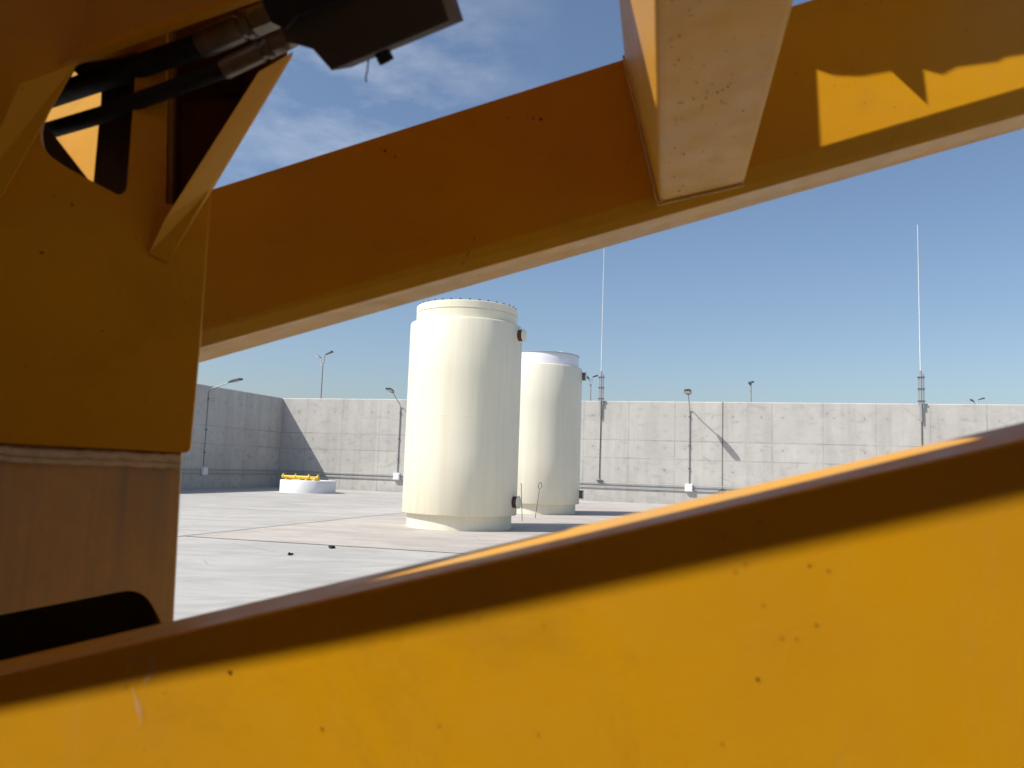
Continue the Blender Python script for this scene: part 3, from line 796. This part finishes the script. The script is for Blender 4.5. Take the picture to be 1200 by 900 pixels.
hose([(-60, 150, .16), (60, 113, .08), (160, 79, .0), (238, 52, 0)], .0215, ((234, 53.5), (350, 4)), '')
hose([(-60, 190, .14), (50, 155, .06), (118, 135, .03), (160, 119, .0), (266, 80, 0)], .0160, ((262, 82), (368, 30)), '')

# manifold block
nv = ray(440, 40).normalized(); pm = Fr(EYE + ray(440, 40)*1.18, EX, nv.cross(EX))
mo = pm.uvs([(326, 28), (334, 50), (346, 52), (366, 58), (388, 83), (527, 25), (506, -40), (420, -40)])
mb = plate('manifold_block', pm.t(), mo, .09, M_MANI, MACH, bevel=.003)
pm2 = Fr(pm.o - pm.n*.02, pm.eu, pm.ev)
plate('valve_body', pm2.t(), pm2.uvs([(306, 2), (318, 27), (334, 34), (346, 20), (396, 0), (440, -22), (440, -50), (330, -50)]), .018, M_BLACK, mb, bevel=.002)
bm = bmesh.new(); A_, B_ = pm.pt(430, 42) + pm.n*.03, pm.pt(446, 74) + pm.n*.03
tube(bm, [A_, A_.lerp(B_, .3), B_], .0085, 6); tube(bm, [A_.lerp(B_, .45), B_], .0125, 6); obj('bolt', bm, M_BLACK, mb)
bm = bmesh.new(); tube(bm, [pm.pt(426, 62)+EY*.02, pm.pt(425, 74)+EY*.02, pm.pt(423.5, 84)+EY*.018, pm.pt(425, 91)+EY*.015], .0012, 6); obj('wire', bm, M_BLACK, mb)

# chips, rust specks and a scratch on the painted steel
def specks(name, fr, L, m, parent, seed=1):
    rnd = random.Random(seed)
    for q in L:
        bm = bmesh.new()
        px, py, r = q[:3]; asp = q[3] if len(q) > 3 else 1.0; ang = R(q[4]) if len(q) > 4 else rnd.uniform(0, 3)
        c_ = fr.pt(px, py) - fr.n*.0012; sc = (c_ - EYE).length / FPX; n = 8; ring = []
        for k in range(n):
            a = 2*math.pi*k/n; rr = r*.72*sc*rnd.uniform(.55, 1.15); x, y = math.cos(a)*rr*asp, math.sin(a)*rr
            ring.append(c_ + fr.eu*(x*math.cos(ang)-y*math.sin(ang)) + fr.ev*(x*math.sin(ang)+y*math.cos(ang)))
        hull8(bm, ring, [p + fr.n*.001 for p in ring])
        obj(name, bm, m, parent)
M_CHIP = simple('dark_rust_chip', (.14, .05, .010), .85, var=.5, scale=80)
ufr = Fr(pu.o, EX, UP)
specks('rust_speck', ufr, [(634, 140, 3.2), (625, 139, 1.6), (618, 138, 1), (595, 138, 1), (463, 184, 2), (451, 177, 2.2), (447, 175, 1), (556, 279, .7, 7, 64), (549, 297, .8, 9, 72), (542, 309, .6, 6, 60), (562, 322, 1), (1010, 60, .8), (905, 80, 1)], M_CHIP, ub, 3)
sfr = Fr(cmb_l - vv.normalized()*.0, EY, hh); sfr.n = -Vector(sfr.eu.cross(sfr.ev)) if sfr.eu.cross(sfr.ev).dot(UP) < 0 else sfr.eu.cross(sfr.ev)
S4 = [(320,140,1.4),(290,185,1.3),(288,153,1),(318,233,1.2),(300,253,1.2),(368,222,1.1),(415,255,1),(315,315,1),(322,402,1.6),(335,400,1),(305,468,1.5),(312,485,1),(330,466,.8),(302,578,1.3),(285,592,.8),(337,602,1,2.2,80),(413,593,.9),(300,690,1),(335,725,1.2),(320,746,1.5),(350,744,.9),(410,680,.8),(428,360,1.3),(425,382,1.2,5,12),(412,412,.8,5,15),(405,424,.8,5,5),(375,385,1.2),(387,322,1),(448,330,1.2),(510,338,1,5,5),(520,325,.8,4,10),(485,398,.9,4,0),(500,405,.7,4,5),(360,40,1.3),(293,2,1.6),(570,432,1,2,70),(400,3,1),(525,290,.6,5,5),(490,350,.7,3,70),(470,360,.7,3,60)]
specks('rust_speck', sfr, [(700 + q[0]*.3, q[1]*.3, q[2]*.85) + tuple(q[3:]) for q in S4], M_CHIP, cm, 5)
specks('rust_speck', cf, [(120, 388, 1.7), (49, 296, 2.6), (85, 240, 2), (160, 280, 1.2), (217, 354, 1), (30, 430, 1.2), (170, 470, 1), (210, 330, .8)], M_CHIP, sl, 7)
lfr = Fr(a0, EX, UP)
specks('rust_speck', lfr, [(269, 787, 2.4, 1.6, 30), (377, 853, 1.8), (887, 795, 2.2), (956, 732, 1.6), (890, 611, 1.8), (846, 871, 1.2), (630, 860, 1.1), (932, 748, 1.0), (948, 662, 1, 2, 20), (970, 668, 1.2)], M_CHIP, low, 9)
specks('white_speck', lfr, [(494, 718, 2.4), (497, 722, 1.2)], M_SCUFF, low, 11)

# sunlit rear plate seen through the sleeve opening
rp = Fr(EYE + EY*2.6, EX, UP)
plate('rear_plate', rp.t(), rp.uvs([(20, 30), (175, 20), (170, 240), (20, 250)]), .03, M_YEL, MACH)
# strut joining it to the column
bm = bmesh.new(); p = rp.pt(60, 240); box(bm, (-.06, -1.3, -.04), (.06, 0, .04), Matrix.Translation(p) @ Matrix((EX, EY, UP)).transposed().to_4x4()); obj('rear_strut', bm, M_YEL, MACH)

# unseen shade plate added overhead, its openings shaped to leave the sunlit patches
ZD = 3.0
def shade_xy(P): t = (ZD - P.z) / (-TRAVEL.z); q = P - TRAVEL*t; return Vector((q.x, q.y))
shadow_edge = [(-300, 893), (0, 834), (200, 794), (400, 757), (600, 715), (800, 672), (1000, 629), (1200, 584), (1500, 515)]
front = [shade_xy(pf.pt(*p)) for p in shadow_edge]
wedge = [shade_xy(topf.pt(*p)) for p in [(418, 686.3), (555, 656.5), (677, 628.5), (800, 599.5), (967, 560), (1152, 515.3), (1135, 515.5), (1080, 522), (900, 557), (700, 604), (660, 624.3), (555, 650)]]
patch = [shade_xy(pu.pt(*p)) for p in [(957, 82), (978, 89), (1010, 90), (1045, 84), (1087, 123), (1082, 82), (1105, 88), (1122, 79), (1170, 73), (1178, 68), (1260, 55), (1260, 160), (966, 240)]]
stripe = [shade_xy(strut_left.pt(*p)) for p in [(736, -12), (770.5, 134), (777, 140), (777, -12)]]
SUNV = -TRAVEL
rear_px = [(1500, 1040), (1200, 1040), (800, 1040), (400, 1040), (0, 1040), (-300, 1060)]
rear = [shade_xy(pf.pt(*p)) for p in rear_px]
dfront = [shade_xy(pf.pt(x, y - 24)) for x, y in shadow_edge]
outl = dfront + [Vector((1.1, dfront[-1].y - .12)), Vector((1.1, 2.05)), Vector((-3.4, 2.05)), Vector((-3.4, dfront[0].y))]
dfr = (Vector((0, 0, ZD)), Vector((1, 0, 0)), Vector((0, 1, 0)), Vector((0, 0, 1)))
plate('shade_plate', dfr, outl, .012, M_YEL, MACH, holes=[wedge, patch, stripe], bevel=0)
plate('shade_plate', dfr, [Vector((2.4, rear[0].y - .2))] + rear + [Vector((-3.4, rear[-1].y)), Vector((-3.4, -2.6)), Vector((2.4, -2.6))], .012, M_YEL, MACH, bevel=0)  # second added shade plate, darkens the space behind the camera
# unseen bar added to throw the sharp shade line along the lower beam
def toward(P, t): return P - TRAVEL*t
bm = bmesh.new()
def gsec(x):
    y = line(x, (0, 834), (1200, 584)) if x < 0 or x > 1200 else [line(x, a, b) for a, b in zip(shadow_edge, shadow_edge[1:]) if a[0] <= x <= b[0]][0]
    P = toward(pf.pt(x, y), .9); Q = toward(pf.pt(x, line(x, (0, 800), (1200, 530)) ), .9)
    return [P, Q, Q + EY*.01, P + EY*.01]
xs = [-250, 0, 200, 400, 600, 800, 1000, 1200, 1450]
rv = [[bm.verts.new(p) for p in gsec(x)] for x in xs]
for a, b in zip(rv, rv[1:]):
    for k in range(4): bm.faces.new([a[k], a[(k+1) % 4], b[(k+1) % 4], b[k]])
bm.faces.new(rv[0]); bm.faces.new(list(reversed(rv[-1]))); bmesh.ops.recalc_face_normals(bm, faces=bm.faces)
obj('shadow_bar', bm, M_YEL, MACH)
# unseen panels added round and behind the camera to keep the steel dark
def panel(lo_, hi_):
    bm = bmesh.new(); box(bm, lo_, hi_); obj('shade_panel', bm, M_DIM, MACH)
panel((-3.4, -2.6, 0), (-3.35, 1.5, ZD-.002)); panel((-3.34, -2.6, 0), (2.4, -2.55, ZD-.002)); panel((2.35, -2.54, 0), (2.4, -.5, ZD-.002))
# posts that carry the shade plates, outside the frame
for (x, y) in ((-3.2, 1.86), (1.65, 1.86)):
    bm = bmesh.new(); box(bm, (x-.08, y-.08, 0), (x+.08, y+.08, ZD+.012)); obj('post', bm, M_YEL, MACH, bevel=.01)
bm = bmesh.new(); box(bm, (-3.3, 1.78, ZD+.013), (1.75, 1.94, ZD+.1)); obj('shade_plate_rail', bm, M_YEL, MACH)
